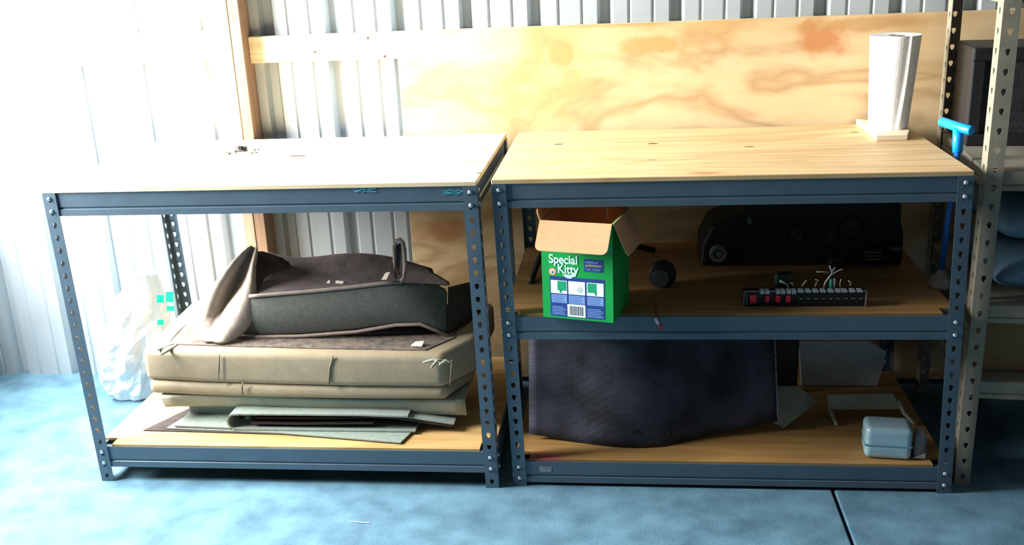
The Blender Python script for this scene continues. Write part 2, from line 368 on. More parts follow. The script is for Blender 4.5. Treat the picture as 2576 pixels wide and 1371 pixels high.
# ------------------------------------------------------------------ paper towel roll on its board
M_pap = mat('white_paper_towel', '#f4f5f4', .85, bump=.25, bscale=150)
M_core = mat('grey_core', '#9a948a', .9)
M_pale = mat('pale_wood', '#e9d9bd', .7, var=.08, scale=10, stretch=(1,8,1))
hold = empty('towel_holder', (.755, 3.13, .912), 0, label='pale wooden board standing under the paper towel roll', cat='paper towel holder')
build('base_board', MB().prism([(.712,2.992,.9115),(.800,2.992,.9115),(.835,3.10,.9115),(.805,3.20,.9115),(.716,3.285,.9115)], (0,0,.016)), M_pale, hold, world=True, bevel=.002)
build('dowel', MB().lathe([(.011,0),(.011,.265)], (.774,3.125,.927), 14), M_pale, hold, world=True, smooth=True)
roll = empty('paper_towel_roll', (.774, 3.125, .928), 0, label='white paper towel roll standing upright on the right workbench top', cat='paper towel')
def spiral(h0, h1, r0, r1, lean):
    n = 56; rows = []
    for t in range(13):
        q = t/12; z = h0 + (h1-h0)*q; r = r0 + (r1-r0)*q; row = []
        for k in range(n):
            a = 2*math.pi*k/n; aa = (a - math.radians(292)) % (2*math.pi)
            row.append(((r - .0035*aa/(2*math.pi)*1.0)*math.cos(a)+lean*q, (r - .0035*aa/(2*math.pi))*math.sin(a), z))
        rows.append(row)
    mb = MB(); inner_top = [(.021*math.cos(2*math.pi*k/n)+lean, .021*math.sin(2*math.pi*k/n), h1-.004) for k in range(n)]
    inner_bot = [(.021*math.cos(2*math.pi*k/n), .021*math.sin(2*math.pi*k/n), h0) for k in range(n)]
    return mb.grid([inner_bot] + rows + [inner_top, inner_bot], True)
build('sheet_roll', spiral(0, .272, .058, .0735, .004), M_pap, roll)
build('core_tube', MB().grid([[(q*math.cos(2*math.pi*k/24)+l, q*math.sin(2*math.pi*k/24), z) for k in range(24)] for q, l, z in ((.0208,0,.001),(.0208,.004,.2705),(.0192,.004,.2705),(.0192,0,.001),(.0208,0,.001))], True), M_core, roll, smooth=True)
ee = []
for t in range(9):
    q = t/8; r = .0585 + .0155*q; a = math.radians(292+4*math.sin(q*3))
    ee.append([(r*math.cos(a + d)+.004*q + o*math.cos(a), r*math.sin(a+d) + o*math.sin(a), .001 + .270*q) for d, o in ((-.03-.28*(1-q)*.6, .0004), (.015, .003), (.06, .0012))])
build('loose_edge', MB().grid(ee), M_pap, roll, smooth=True, solid=.0006)

# ------------------------------------------------------------------ blue T-handled tool between bench and rack
M_blue = mat('bright_blue_plastic', '#0a96e6', .3)
M_bluesh = mat('blue_shaft', '#1f5fae', .35)
M_dirt = mat('dusty_rubber', '#8d8580', .9, var=.25, scale=50)
tt = empty('plunger', (.868, 2.80, .5285), 0, label='blue T-handled tool standing between the right workbench and the metal rack', cat='hand tool')
build('t_grip', MB().tube([(0.8620, 2.8960, 0.9800), (0.8800, 2.8170, 0.9790), (0.9060, 2.7740, 0.9750)], .0135, 14), M_blue, tt, world=True, smooth=True, bevel=.004)
build('neck', MB().tube([(0.8790, 2.8110, 0.9770), (0.8800, 2.8020, 0.9480), (0.8790, 2.7900, 0.9140)], [.012,.0135,.0135], 14), M_blue, tt, world=True, smooth=True)
build('shaft', MB().tube([(0.8790, 2.7910, 0.9160), (.874,2.80,.75), (.868,2.80,.575)], .0085, 12), M_bluesh, tt, world=True, smooth=True)
build('cup', MB().lathe([(.031,0),(.033,.008),(.028,.024),(.014,.036),(.009,.052),(.0001,.053)], (.868,2.80,.5285), 20), M_dirt, tt, world=True, smooth=True)

# ------------------------------------------------------------------ hardware on the left bench top
M_nut = mat('dull_zinc', '#2b2b2b', .6, .2)
M_zinc = mat('grey_zinc', '#6b6d6d', .5, .3)
zt = .9112
def hexnut(p, r, h, m, label, tilt=False, g='loose hardware on the left workbench'):
    t = empty('hex_nut', (p[0], p[1], zt), random.uniform(0, 1), label=label, cat='nut')
    ring = lambda rr, z, n=6: [(rr*math.cos(2*math.pi*(k//(12//n) if n == 6 else k)/n), rr*math.sin(2*math.pi*(k//(12//n) if n == 6 else k)/n), z) for k in range(12)]
    o6 = lambda z: [(r*math.cos(math.pi/3*(k/2)) if k % 2 == 0 else r*.866*math.cos(math.pi/6*k), r*math.sin(math.pi/3*(k/2)) if k % 2 == 0 else r*.866*math.sin(math.pi/6*k), z) for k in range(12)]
    i6 = lambda z: [(r*.5*math.cos(math.pi/6*k), r*.5*math.sin(math.pi/6*k), z) for k in range(12)]
    build('nut_body', MB().grid([o6(0), o6(h), i6(h), i6(0), o6(0)], True), m, t)
    return t
def bolt(p, ang, ln, r, m, label):
    t = empty('bolt', (p[0], p[1], zt), ang, label=label, cat='bolt')
    build('bolt_head', MB().tube([(0,0,r*1.9),(.006,0,r*1.9)], r*1.9, 6), m, t)
    build('bolt_shank', MB().tube([(.006,0,r*1.9),(ln,0,r*1.9)], r, 10), m, t, smooth=True)
q = (-1.2300, 3.0470, 0.9110); hexnut(q, .0095, .017, M_nut, 'taller dark hex nut in the small heap on the left bench top')
q = (-1.2170, 3.0520, 0.9110); hexnut(q, .008, .014, M_nut, 'shorter dark hex nut at the right of the heap on the left bench top')
q = (-1.2550, 3.0050, 0.9110); hexnut(q, .010, .006, M_zinc, 'grey hex nut lying alone left of the heap on the left bench top')
q = (-1.2380, 3.0160, 0.9110); bolt(q, .5, .028, .003, M_zinc, 'grey bolt in front of the dark nuts on the left bench top')
q = (-1.2560, 3.0760, 0.9110); bolt(q, 1.2, .02, .003, M_nut, 'dark bolt left of the tall dark nut on the left bench top')
q = (-1.1790, 2.9970, 0.9110); bolt(q, .15, .024, .002, M_zinc, 'nearer of the two thin screws right of the heap on the left bench top')
q = (-1.1880, 3.0490, 0.9110); bolt(q, .2, .02, .002, M_zinc, 'farther of the two thin screws right of the heap on the left bench top')

# ------------------------------------------------------------------ cat litter carton
M_grn = mat('printed_green_board', '#0a9c44', .45)
M_kraft = mat('kraft_board', '#c9976c', .8, var=.06, scale=60)
M_dkb = mat('print_blue', '#1c3f86', .5)
M_wht = mat('print_white', '#e9f3ef', .5)
M_mint = mat('print_mint_text', '#c8f3e2', .5)
M_pgrn = mat('print_teal_green', '#12a070', .5)
M_ltb = mat('print_pale_blue', '#7ea3dd', .5)
M_gold = mat('print_gold', '#c8b070', .5)
M_tan = mat('print_tan', '#d99a6c', .5)
M_ink = mat('print_ink', '#27344f', .6)
M_slv = mat('print_silver_bg', '#b9cdd8', .5)
CW, CD, CH = .1975, .165, .272
carton = empty('litter_carton', (-.2365, 2.5625, .5295), math.radians(-14.7), label='open green cat litter carton on the middle shelf of the right workbench', cat='carton')
th = .003
build('front_panel', MB().box(0, CW, 0, th, 0, CH), M_grn, carton)
build('rear_panel', MB().box(0, CW, CD-th, CD, 0, CH), M_kraft, carton)
build('side_panel', MB().box(0, th, th, CD-th, 0, CH), M_grn, carton)
build('side_panel', MB().box(CW-th, CW, th, CD-th, 0, CH), M_grn, carton)
build('bottom_panel', MB().box(th, CW-th, th, CD-th, 0, th), M_kraft, carton)
for x in (th+.0004, CW-th-.0008): build('liner', MB().box(x, x+.0004, th, CD-th, th, CH), M_kraft, carton)
build('liner', MB().box(th+.001, CW-th-.001, th+.0002, th+.0006, th, CH), M_kraft, carton)
# flaps: front one folded down toward the viewer, the others standing or hanging
def flap_poly(ln, wd, r=.016):
    pts = [(0,0)]
    for c, a0 in (((r, ln-r), 180), ((wd-r, ln-r), 90)):
        for k in range(5):
            a = math.radians(a0 - k*22.5); pts.append((c[0]+r*math.cos(a), c[1]+r*math.sin(a)))
    return pts + [(wd,0)]
def flap(base, along, out, ln, wd, nrm):
    b, al, ou, n = map(Vector, (base, along, out, nrm)); return MB().prism([b + al*u + ou*v for u, v in flap_poly(ln, wd)], n*th)
fo = Vector((0, -.60, -.80)).normalized()
build('top_flap', flap((0,-.0005,CH), (1,0,0), fo, .086, CW, (0,-.80,.60)), M_kraft, carton)
so = Vector((.40, 0, -.917)).normalized()
build('top_flap', flap((CW+.0005,CD-.002,CH), (0,-1,0), so, .095, CD-.004, (.917,0,.40)), M_kraft, carton)
bo = Vector((0, .25, .97)).normalized()
build('top_flap', flap((0,CD-.002,CH), (1,0,0), bo, .085, CW, (0,.97,-.25)), M_kraft, carton)
lo = Vector((-.35, 0, .94)).normalized()
build('top_flap', flap((0,.003,CH), (0,1,0), lo, .03, CD-.006, (-.94,0,-.35)), M_kraft, carton)
build('tear_strip', MB().tube([(CW*.70, CD-.006, CH-.03), (CW*.705, CD-.006, CH+.01), (CW*.71, CD+.008, CH+.05)], .0016, 6), M_wht, carton)
def pr(name, u0, u1, v0, v1, m, lay=1, parent=None):
    y = -.0003*lay
    return build(name, MB().box(u0*CW, u1*CW, y-.0002, y+.0001, v0*CH, v1*CH), m, carton)
pr('print_panel', .11, .885, .022, .437, M_dkb)
for (u0, u1), k in (((.125,.355),0), ((.375,.61),1), ((.635,.87),2)):
    pr('print_picture', u0, u1, .262, .398, M_wht, 2)
    pr('print_text_block', u0+.005, u1-.005, .165, .25, M_ltb, 2)
    for j in range(5):
        pr('print_line', u0+.012, u1-.03*(1+j % 2), .176+j*.015, .1795+j*.015, M_dkb, 3)
    if k != 1:
        a = u0+.095 if k == 0 else u0+.012
        pr('print_figure', a, a+.125, .295, .392, M_pgrn, 3)
        pr('print_figure', a+.03 if k == 0 else a+.10, a+.06 if k == 0 else a+.128, .272, .30, M_pgrn, 3)
    else:
        build('print_figure', MB().lathe([(.008,0),(.008,.0002)], (u0*CW+.032, -.0009, .315*CH), 14, 'y'), M_slv, carton)
for (u0, u1) in ((.135,.335), (.635,.865)):
    for j in range(6): pr('print_line', u0, u1-.02*(j % 3), .04+j*.016, .046+j*.016, M_ltb, 2)
pr('barcode', .355, .61, .028, .158, M_wht, 2)
for j in range(15):
    u = .385 + j*.0135; pr('barcode_bar', u, u+(.004, .008, .003, .0065)[j % 4], .045, .14, M_ink, 3)
pr('print_panel', .605, .875, .508, .638, M_dkb)
rr = random.Random(3)
for (v, m, n, u1) in ((.60, M_ltb, 8, .80), (.567, M_gold, 9, .845)):
    for j in range(n):
        u = .625 + (u1-.625)*j/n; h = rr.uniform(.014, .024); pr('print_stroke', u, u+(u1-.625)/n*.7, v-.004, v-.004+h, m, 2)
build('seal', MB().lathe([(.0108,0),(.0108,.0002)], (.155*CW, -.0004, .485*CH), 20, 'y'), M_tan, carton)
build('seal', MB().lathe([(.0065,0),(.0065,.0002)], (.155*CW, -.0008, .485*CH), 16, 'y'), M_mint, carton)
build('seal', MB().lathe([(.0028,0),(.0028,.0002)], (.155*CW, -.0011, .48*CH), 12, 'y'), M_ink, carton)
# smile-shaped white patch under the second word of the logo
sm = [(.30,.462),(.335,.436),(.38,.424),(.42,.428),(.455,.452),(.49,.51)]
build('logo_swoosh', MB().prism([(u*CW, -.0007, v*CH) for u, v in sm + [(.46,.48),(.40,.462),(.34,.468)]], (0,-.0002,0)), M_mint, carton)
def lettering(txt, u, v, size, m, lay=2, off=.0, rot=0, sx=1):
    c = bpy.data.curves.new('lettering', 'FONT'); c.body = txt; c.size = size; c.offset = off; c.extrude = .00015
    o = bpy.data.objects.new('lettering_src', c); COL.objects.link(o)
    dg = bpy.context.evaluated_depsgraph_get(); me = bpy.data.meshes.new_from_object(o.evaluated_get(dg)); bpy.data.objects.remove(o)
    mm = Matrix.Translation((u*CW, -.00035*lay, v*CH)) @ Matrix.Rotation(rot, 4, 'Y') @ Matrix.Rotation(math.pi/2, 4, 'X') @ Matrix.Scale(sx, 4, (1,0,0))
    me.transform(mm); me.materials.clear(); me.materials.append(m)
    q = bpy.data.objects.new('lettering', me); COL.objects.link(q); q.parent = carton; MW[q.name] = MW[carton.name]
lettering('Special', .105, .575, .0345, M_mint, 3, .0008, 0, .86)
lettering('Kitty', .225, .478, .0345, M_mint, 3, .0008, 0, .86)
lettering('Cat Litter', .622, .524, .0118, M_ltb, 3, .0001, 0, .9)

# ------------------------------------------------------------------ middle shelf: dashboard, fuse block, dial, hose, connector
ZM = .5295
M_dash = mat('dark_dash_plastic', '#101012', .55, var=.2, scale=30)
M_dial = mat('dial_face', '#26282b', .5)
M_ringm = mat('worn_grey_plastic', '#5c6468', .5, var=.25, scale=60)
dash = empty('dashboard_cluster', (.51, 3.05, ZM), 0, label='dark car dashboard cluster with round gauges at the back of the middle shelf', cat='dashboard')
prof = [(.215,ZM),(.22,.60),(.25,.66),(.33,.69),(.375,.77),(.46,.80),(.56,.81),(.68,.81),(.74,.80),(.79,.72),(.815,.62),(.815,ZM)]
build('dash_body', MB().prism([(x, 3.0, z) for x, z in prof], (0,.2,0)), M_dash, dash, world=True, bevel=.012, seg=3)
build('dash_hood', MB().tube([(.37,2.985,.74),(.46,2.97,.772),(.56,2.965,.785),(.68,2.97,.782),(.745,2.985,.75)], [.01,.014,.015,.014,.01], 10), M_dash, dash, world=True, smooth=True)
def gauge(c, r, m1, m2):
    t = MB()
    rows = [[(c[0]+(r+.004*math.cos(b))*math.cos(a), c[1]-.004+.004*math.sin(b), c[2]+(r+.004*math.cos(b))*math.sin(a)) for a in [2*math.pi*k/24 for k in range(24)]] for b in [2*math.pi*j/8 for j in range(9)]]
    t.grid(rows, True); b = build('gauge_bezel', t, m1, dash, world=True, smooth=True)
    build('gauge_face', MB().lathe([(r,0),(r,.002)], (c[0], c[1]-.0005, c[2]), 24, 'y'), m2, b, world=True)
    nd = MB().obox((c[0]+.3*r, c[1]-.0035, c[2]+.3*r), (.35*r,0,.35*r), (0,.0006,0), (-.0009,0,.0009)); build('gauge_needle', nd, M_ringm, b, world=True)
gauge((.592,2.999,.622), .029, M_dash, M_dial); gauge((.660,2.999,.650), .032, M_dash, M_dial); gauge((.49,2.999,.63), .024, M_dash, M_dial)
k_ = build('dash_knob', MB().lathe([(.027,0),(.027,.012),(.024,.018),(.017,.018),(.016,.012),(.010,.012),(.009,.016),(.0001,.016)], (.268,2.999,.574), 26, 'y'), M_ringm, dash, world=True, smooth=False)
build('dash_switch', MB().box(.352,.366,2.985,2.999,.665,.69), M_ringm, dash, world=True, bevel=.003)
for (x0, x1, z0, z1, m) in ((.695,.752,.548,.592,M_ringm),(.765,.805,.575,.60,M_ringm)):
    v = build('air_vent', MB().box(x0, x1, 2.972, 3.0, z0, z1), M_dash, dash, world=True, bevel=.008, seg=3)
    for j in range(3): build('vent_slat', MB().box(x0+.006, x1-.006, 2.968, 2.9725, z0+.008+j*(z1-z0-.016)/2.6, z0+.012+j*(z1-z0-.016)/2.6), m, v, world=True)
build('dash_column', MB().lathe([(.022,0),(.022,.05),(.017,.055),(.0001,.055)], (.612,2.999,.552), 18, 'y'), M_dash, dash, world=True, smooth=True)

M_fblk = mat('fuse_block_black', '#111317', .5)
M_edge = mat('scuffed_edge', '#a8a49a', .6)
M_red = mat('red_fuse_plastic', '#f01a3c', .35)
M_term = mat('tinned_terminal', '#aeb9bc', .4, .3)
M_wire = mat('pale_wire', '#cfcfc8', .6)
M_green = mat('green_capsule', '#1fae90', .4)
fx0, fx1, fz1 = .306, .630, .5755
fb = empty('fuse_block', (.468, 2.645, ZM), 0, label='black fuse block with red fuses and pale wires on the middle shelf', cat='fuse box')
build('block_body', MB().box(fx0, fx1, 2.634, 2.664, ZM, fz1), M_fblk, fb, world=True, bevel=.001)
for (x0, x1, z0, z1) in ((fx0,fx1,fz1-.0018,fz1+.0002),(fx0,fx0+.002,ZM,fz1),(fx1-.003,fx1,ZM,fz1),(fx0,fx1,ZM,ZM+.0008),(fx0+.008,fx0+.0095,ZM+.006,fz1-.01)):
    build('block_edge', MB().box(x0, x1, 2.6325, 2.6339, z0, z1), M_edge, fb, world=True)
X = lambda px: fx0 + (px-228)/2020*(fx1-fx0)
for (a, b, z0, z1) in ((330,440,.012,.036),(590,655,.014,.034),(760,835,.014,.034),(930,1005,.014,.034)):
    f = build('fuse', MB().box(X(a), X(b), 2.628, 2.634, ZM+z0, ZM+z1), M_red, fb, world=True, bevel=.0012)
    for j in (0, 1):
        xx = X(a) + (X(b)-X(a))*(.2+.55*j); build('fuse_pin', MB().box(xx, xx+(X(b)-X(a))*.2, 2.6274, 2.6281, ZM+z0+.003, ZM+z0+.007), M_red, f, world=True)
for a in (500,585,765,845,940,1025,1130,1250,1370,1490,1620,1740,1840,1970,2090):
    build('terminal', MB().box(X(a), X(a+(70 if a < 1100 else 85)), 2.629, 2.650, fz1-(.008 if a < 1100 else .004), fz1+.0022), M_term, fb, world=True, bevel=.0008)
for k in range(9):
    a = 1150 + k*122
    build('socket_contact', MB().box(X(a), X(a+60), 2.6325, 2.6342, ZM+.0225, ZM+.0245), M_term, fb, world=True)
    build('socket_rib', MB().box(X(a-25), X(a-20), 2.6322, 2.6342, ZM+.006, ZM+.036), mat('socket_rib_plastic', '#3a3f45', .5) if k == 0 else bpy.data.materials['socket_rib_plastic'], fb, world=True)
def wz(px, pz): return (X(px), 2.652, fz1 + (600-pz)*.000152)
def wire(pts, r=.0016, m=None, y=0): return build('wire', MB().tube([(p[0], p[1]+y, p[2]) for p in [wz(*q) for q in pts]], r, 6), m or M_wire, fb, world=True, smooth=True)
wire([(1565,590),(1580,490),(1640,390),(1690,310),(1660,220),(1640,170)], .0022)
wire([(1680,345),(1740,300),(1800,265),(1860,240)], .002, y=.003)
wire([(1690,300),(1720,250),(1745,215)], .0016, y=.006)
wire([(1650,320),(1560,308),(1440,308)], .0013, y=.01)
for pts in ([(1205,560),(1235,500),(1275,435)], [(1420,560),(1440,490),(1475,450),(1420,430)], [(1835,580),(1825,500),(1840,425)], [(1995,545),(2005,490),(1960,455)], [(985,600),(960,520),(900,490),(840,455)], [(1060,540),(1040,490),(1010,500)]):
    wire(pts, .0016)
build('plug', MB().tube([wz(830,450), wz(905,485)], .0042, 8), M_term, fb, world=True, smooth=True)
build('capsule', MB().tube([wz(1675,590), wz(1680,420)], .0042, 10), M_green, fb, world=True, smooth=True)
build('capsule', MB().tube([wz(1730,580), wz(1735,415)], .0035, 10), M_edge, fb, world=True, smooth=True)
build('capsule', MB().tube([(X(790),2.668,fz1-.010), (X(788),2.668,fz1+.036)], .0045, 10), mat('dark_green_capsule', '#24584f', .4), fb, world=True, smooth=True)
build('relay', MB().box(X(840), X(1060), 2.668, 2.70, ZM, fz1+.035), M_fblk, fb, world=True, bevel=.003)

dl = empty('dial', (.092, 2.80, ZM), 0, label='small dark round dial with grey rim on the middle shelf right of the green carton', cat='dial')
build('dial_case', MB().lathe([(.034,-.04),(.040,-.02),(.040,.004),(.036,.008)], (.092,2.80,ZM+.040), 24, 'y'), M_dash, dl, world=True, smooth=True)
build('dial_face', MB().lathe([(.027,0),(.027,.003)], (.084,2.789,ZM+.032), 22, 'y'), M_ringm, dl, world=True)
hs = build('rubber_hose', MB().tube([(-.295,2.84,ZM+.009),(-.293,2.90,ZM+.012),(-.283,2.98,ZM+.032),(-.265,3.05,ZM+.06),(-.22,3.10,ZM+.075),(-.15,3.13,ZM+.07),(-.06,3.15,ZM+.05),(.03,3.15,ZM+.02),(.08,3.15,ZM+.0095)], .0095, 10), M_dash, loc=(-.295,2.84,ZM), smooth=True, label='black rubber hose curving along the back of the middle shelf behind the green carton', cat='hose')
cn = empty('wire_connector', (.075, 2.5705, .53), 0, label='small white and red wire connector hanging over the middle shelf edge', cat='connector')
build('lead', MB().tube([(.07,2.66,ZM+.0015),(.066,2.60,ZM+.003),(.069,2.572,ZM+.002),(0.0730, 2.5660, 0.5170)], .0014, 6), mat('dark_red_wire', '#6a2a34', .5), cn, world=True, smooth=True)
build('plug', MB().tube([(0.0660, 2.5650, 0.5240), (0.0740, 2.5650, 0.5070)], .0045, 8), M_wire, cn, world=True, smooth=True)
build('sleeve', MB().tube([(0.0730, 2.5660, 0.5100), (0.0850, 2.5650, 0.4900)], .0036, 8), M_red, cn, world=True, smooth=True)

# ------------------------------------------------------------------ lower shelf of the right bench
ZL = .0835
def perf_mat():
    m = mat('perforated_dark_sheet', '#3c3f4e', .6, .2, .5, 6, (1,1,1), '#16181d'); nt = m.node_tree; b = nt.nodes['Principled BSDF']
    tc = nt.nodes.new('ShaderNodeTexCoord'); vo = nt.nodes.new('ShaderNodeTexVoronoi'); vo.inputs['Scale'].default_value = 150; vo.inputs['Randomness'].default_value = .1
    nt.links.new(tc.outputs['Object'], vo.inputs['Vector'])
    bp = nt.nodes.new('ShaderNodeBump'); bp.inputs['Strength'].default_value = .5; bp.inputs['Distance'].default_value = .002; nt.links.new(vo.outputs['Distance'], bp.inputs['Height']); nt.links.new(bp.outputs[0], b.inputs['Normal'])
    return m
M_perf = perf_mat()
sheet = empty('perforated_sheet', (.06, 2.68, ZL), 0, label='dusty dark perforated sheet leaning on the lower shelf of the right workbench', cat='sheet')
rows = []
NX = 28
bot = []
for i in range(NX+1):
    u = i/NX; x = -.305 + .738*u
    yb = 2.70 - .045*math.exp(-((u-.42)/.22)**2) + .075*max(0, u-.55)/.45
    zb = ZL + .002 + .0 + .030*max(0, u-.62)/.38 + .018*max(0, .18-u)/.18
    bot.append((x, yb, zb))
for j in range(13):
    q = j/12
    rows.append([(x + .012*q*(-1 if i > 14 else .2), yb + .10*q + .03*math.sin(q*3.1)*(.4-abs(i/NX-.5)), zb + (.43-zb)*q) for i, (x, yb, zb) in enumerate(bot)])
build('mesh_panel', MB().grid(rows), M_perf, sheet, world=True, smooth=True, solid=.004)
build('edge_trim', MB().tube([(r[-1][0]+.001, r[-1][1]-.001, r[-1][2]) for r in rows], .0028, 6), mat('worn_edge', '#6f6c78', .5, var=.4, scale=80), sheet, world=True, smooth=True)
for p in ((0.0130, 2.6620, 0.1230), (0.0960, 2.6620, 0.1260)):
    build('bolt_hole', MB().lathe([(.012,0),(.012,.003),(.0075,.003),(.007,-.002),(.0001,-.002)], (p[0], 2.672, p[2]), 14, 'y'), M_blk, sheet, world=True)

M_gpan = mat('grey_moulded_plastic', '#c8d3d4', .7, var=.08, scale=15, bump=.2, bscale=90)
gp = [(0.5380, 3.1000, 0.2420), (0.7570, 3.1000, 0.2420), (0.8150, 3.1000, 0.2050), (0.8090, 3.1000, 0.1500), (0.7960, 3.1000, 0.0650), (0.5540, 3.1000, 0.0640)]
gp = [(x, 3.10, max(z, ZL+.001)) for x, _, z in gp]
build('plastic_plate', MB().prism(gp, (0,.008,0)), M_gpan, loc=(.67, 3.10, ZL), bevel=.003, label='upright grey plastic panel with one clipped corner on the lower right shelf', cat='panel')
build('black_case', MB().box(.446, .5315, 3.04, 3.075, ZL, .30), M_blk, loc=(.49, 3.05, ZL), bevel=.004, label='narrow black case standing beside the grey panel on the lower right shelf', cat='case')
tp = [(0.4220, 2.9000, 0.1680), (0.5170, 2.9300, 0.1550), (0.5720, 2.9180, 0.1100), (0.4540, 2.7910, 0.0850), (0.4230, 2.8350, 0.0850)]
M_gtri = mat('grey_shard_plastic', '#adb5a6', .7, var=.12, scale=15)
build('plastic_scrap', MB().prism([tuple(v) for v in tp], (0,.004,.003)), M_gtri, loc=(.5, 2.88, ZL), label='pointed grey plastic scrap leaning behind the perforated sheet', cat='scrap')
br = empty('bracket', (.73, 2.95, ZL), 0, label='long grey bracket with bent legs lying behind the pale metal tin', cat='bracket')
build('bracket_bar', MB().prism([(0.5960, 2.9000, 0.1440), (0.7910, 2.9000, 0.1510), (0.8170, 2.8800, 0.1080), (0.6020, 2.8800, 0.1040)], (0,.005,.001)), M_gtri, br, world=True, bevel=.002)
build('bracket_leg', MB().tube([(0.6040, 2.8800, 0.1080), (0.6080, 2.8500, 0.0940), (0.6110, 2.8110, 0.0890)], [.007,.006,.005], 8), M_gtri, br, world=True, smooth=True)
build('bracket_leg', MB().tube([(0.8100, 2.8950, 0.1270), (0.8180, 2.8600, 0.1040), (.838,2.82,.0895)], [.007,.006,.005], 8), M_gtri, br, world=True, smooth=True)
M_tin = mat('pale_blue_tin', '#9fc0cb', .3, .25, .12, 12, (1, 1, 5))
tin = empty('metal_tin', (.714, 2.635, ZL), math.radians(-6), label='pale blue rounded metal tin at the right end of the lower shelf', cat='tin')
build('tin_body', MB().box(-.062, .062, -.03, .06, 0, .094), M_tin, tin, bevel=.014, seg=4)
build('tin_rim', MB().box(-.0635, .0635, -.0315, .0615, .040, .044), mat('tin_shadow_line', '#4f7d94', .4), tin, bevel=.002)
M_cap = mat('grey_lamp_shell', '#7c7f80', .4)
lam = empty('lamp_shell', (.797, 2.635, ZL), math.radians(-8), label='small grey rounded shell right of the pale metal tin', cat='shell')
build('shell_body', MB().box(-.012, .02, -.02, .03, 0, .075), M_cap, lam, bevel=.010, seg=4)
build('shell_chip', MB().prism([(-.014,-.0225,.003),(.019,-.0225,.003),(.019,-.0225,.02)], (0,.002,0)), M_wht, lam)

# ------------------------------------------------------------------ folded covers on the left lower shelf
ZA = .1205
M_felt = mat('grey_green_felt', '#87948c', .95, var=.08, scale=60, bump=.3, bscale=220)
M_mat = mat('dark_mat_and_fold_shade', '#38302e', .9, var=.2, scale=50)
M_hide = mat('tan_cloth_backing', '#a0937a', .9, var=.07, scale=22, bump=.25, bscale=240)
M_hide2 = mat('pale_tan_backing', '#9c9c8a', .9, var=.07, scale=22, bump=.25, bscale=240)
M_dusty = mat('dusty_dark_felt', '#6e635a', .95, var=.4, scale=45, bump=.5, bscale=150)
M_seam = mat('seam_thread', '#726a5a', .9)
M_welt = mat('welt_piping', '#8f8078', .8, var=.15, scale=40)
M_box = mat('grey_blue_boxing', '#565954', .9, var=.15, scale=90, bump=.4, bscale=260)
M_lin = mat('dark_lining', '#4a4143', .95, var=.3, scale=25, bump=.4, bscale=120)
M_vin = mat('crumpled_vinyl', '#a3968a', .6, var=.10, scale=14, bump=1.0, bscale=22)

build('rubber_mat', MB().prism([(-1.497,2.655,ZA),(-1.05,2.640,ZA),(-.72,2.612,ZA),(-.70,2.90,ZA),(-1.36,2.92,ZA)], (0,0,.003)), M_mat, loc=(-1.2,2.75,ZA), label='dark thin mat at the very bottom of the folded stack', cat='mat')
fs = empty('felt_piece', (-1.05, 2.72, ZA+.0035), 0, label='grey-green felt sheet folded over itself under the tan covers', cat='felt')
def ribbon(path, t, y0, y1):
    """path of (x,z) offset to thickness t, run from y0 to y1 per point"""
    n = len(path); up = []; lo_ = []
    for i, p in enumerate(path):
        a = Vector(path[max(0,i-1)]); b = Vector(path[min(n-1,i+1)]); d = (b-a).normalized(); nr = Vector((-d.y, d.x))
        up.append(Vector(p)+nr*t/2); lo_.append(Vector(p)-nr*t/2)
    loop = up + lo_[::-1]
    mb = MB(); m = len(loop)
    yf = lambda x: y0(x) if callable(y0) else y0
    fr = [(p.x, yf(p.x), p.y) for p in loop]; bk = [(p.x, y1, p.y) for p in loop]
    fs_ = [(i, (i+1) % m, m+(i+1) % m, m+i) for i in range(m)]
    for i in range(n-1): fs_ += [(i, i+1, m-2-i, m-1-i), (m+i, m+m-1-i, m+m-2-i, m+i+1)]
    return mb.add(fr+bk, fs_)
z0 = ZA+.0055
lower = build('felt_layer', MB().prism([(-1.425,2.662,ZA+.0035),(-1.05,2.64,ZA+.0035),(-.672,2.588,ZA+.0035),(-.640,2.70,ZA+.0035),(-.64,2.92,ZA+.0035),(-1.34,2.94,ZA+.0035)], (0,0,.004)), M_felt, fs, world=True)
build('felt_layer', MB().box(-1.38, -.56, 2.735, 2.98, ZA+.008, .186), M_felt, fs, world=True, bevel=.006)
left = MB().prism([(-1.40,2.665,z0+.0045),(-1.215,2.655,z0+.0045),(-1.215,2.92,z0+.03),(-1.34,2.94,z0+.03)], (0,0,.005))
build('felt_layer', left, M_felt, fs, world=True)
loop = [(-.64, z0+.006), (-.80, z0+.005), (-1.00, z0+.005), (-1.18, z0+.006)]
for k in range(1, 8):
    a = math.radians(270 - k*22.5); loop.append((-1.195 + .0255*math.cos(a), z0+.031 + .0255*math.sin(a)))
loop += [(-1.18, z0+.0565), (-1.00, z0+.057), (-.80, z0+.057), (-.66, z0+.054)]
build('felt_fold', ribbon(loop, .005, 2.650, 2.715), M_felt, fs, world=True, smooth=False)
build('felt_fold', ribbon([(-1.15, z0+.022),(-1.0, z0+.021),(-.85, z0+.024),(-.77, z0+.026)], .006, 2.662, 2.715), M_mat, fs, world=True)  # inner folds take the dark mat tone as painted shade inside the loop
build('felt_fold', ribbon([(-1.14, z0+.033),(-1.0, z0+.034),(-.85, z0+.036),(-.77, z0+.040)], .004, 2.672, 2.715), M_mat, fs, world=True)
build('felt_fold', ribbon([(-.775, z0+.043),(-.70, z0+.040),(-.62, z0+.028),(-.53, z0+.016)], .006, 2.668, 2.715), M_mat, fs, world=True)
build('felt_fold', ribbon([(-.775, z0+.050),(-.70, z0+.049),(-.62, z0+.037),(-.525, z0+.023)], .004, 2.666, 2.715), M_felt, fs, world=True)

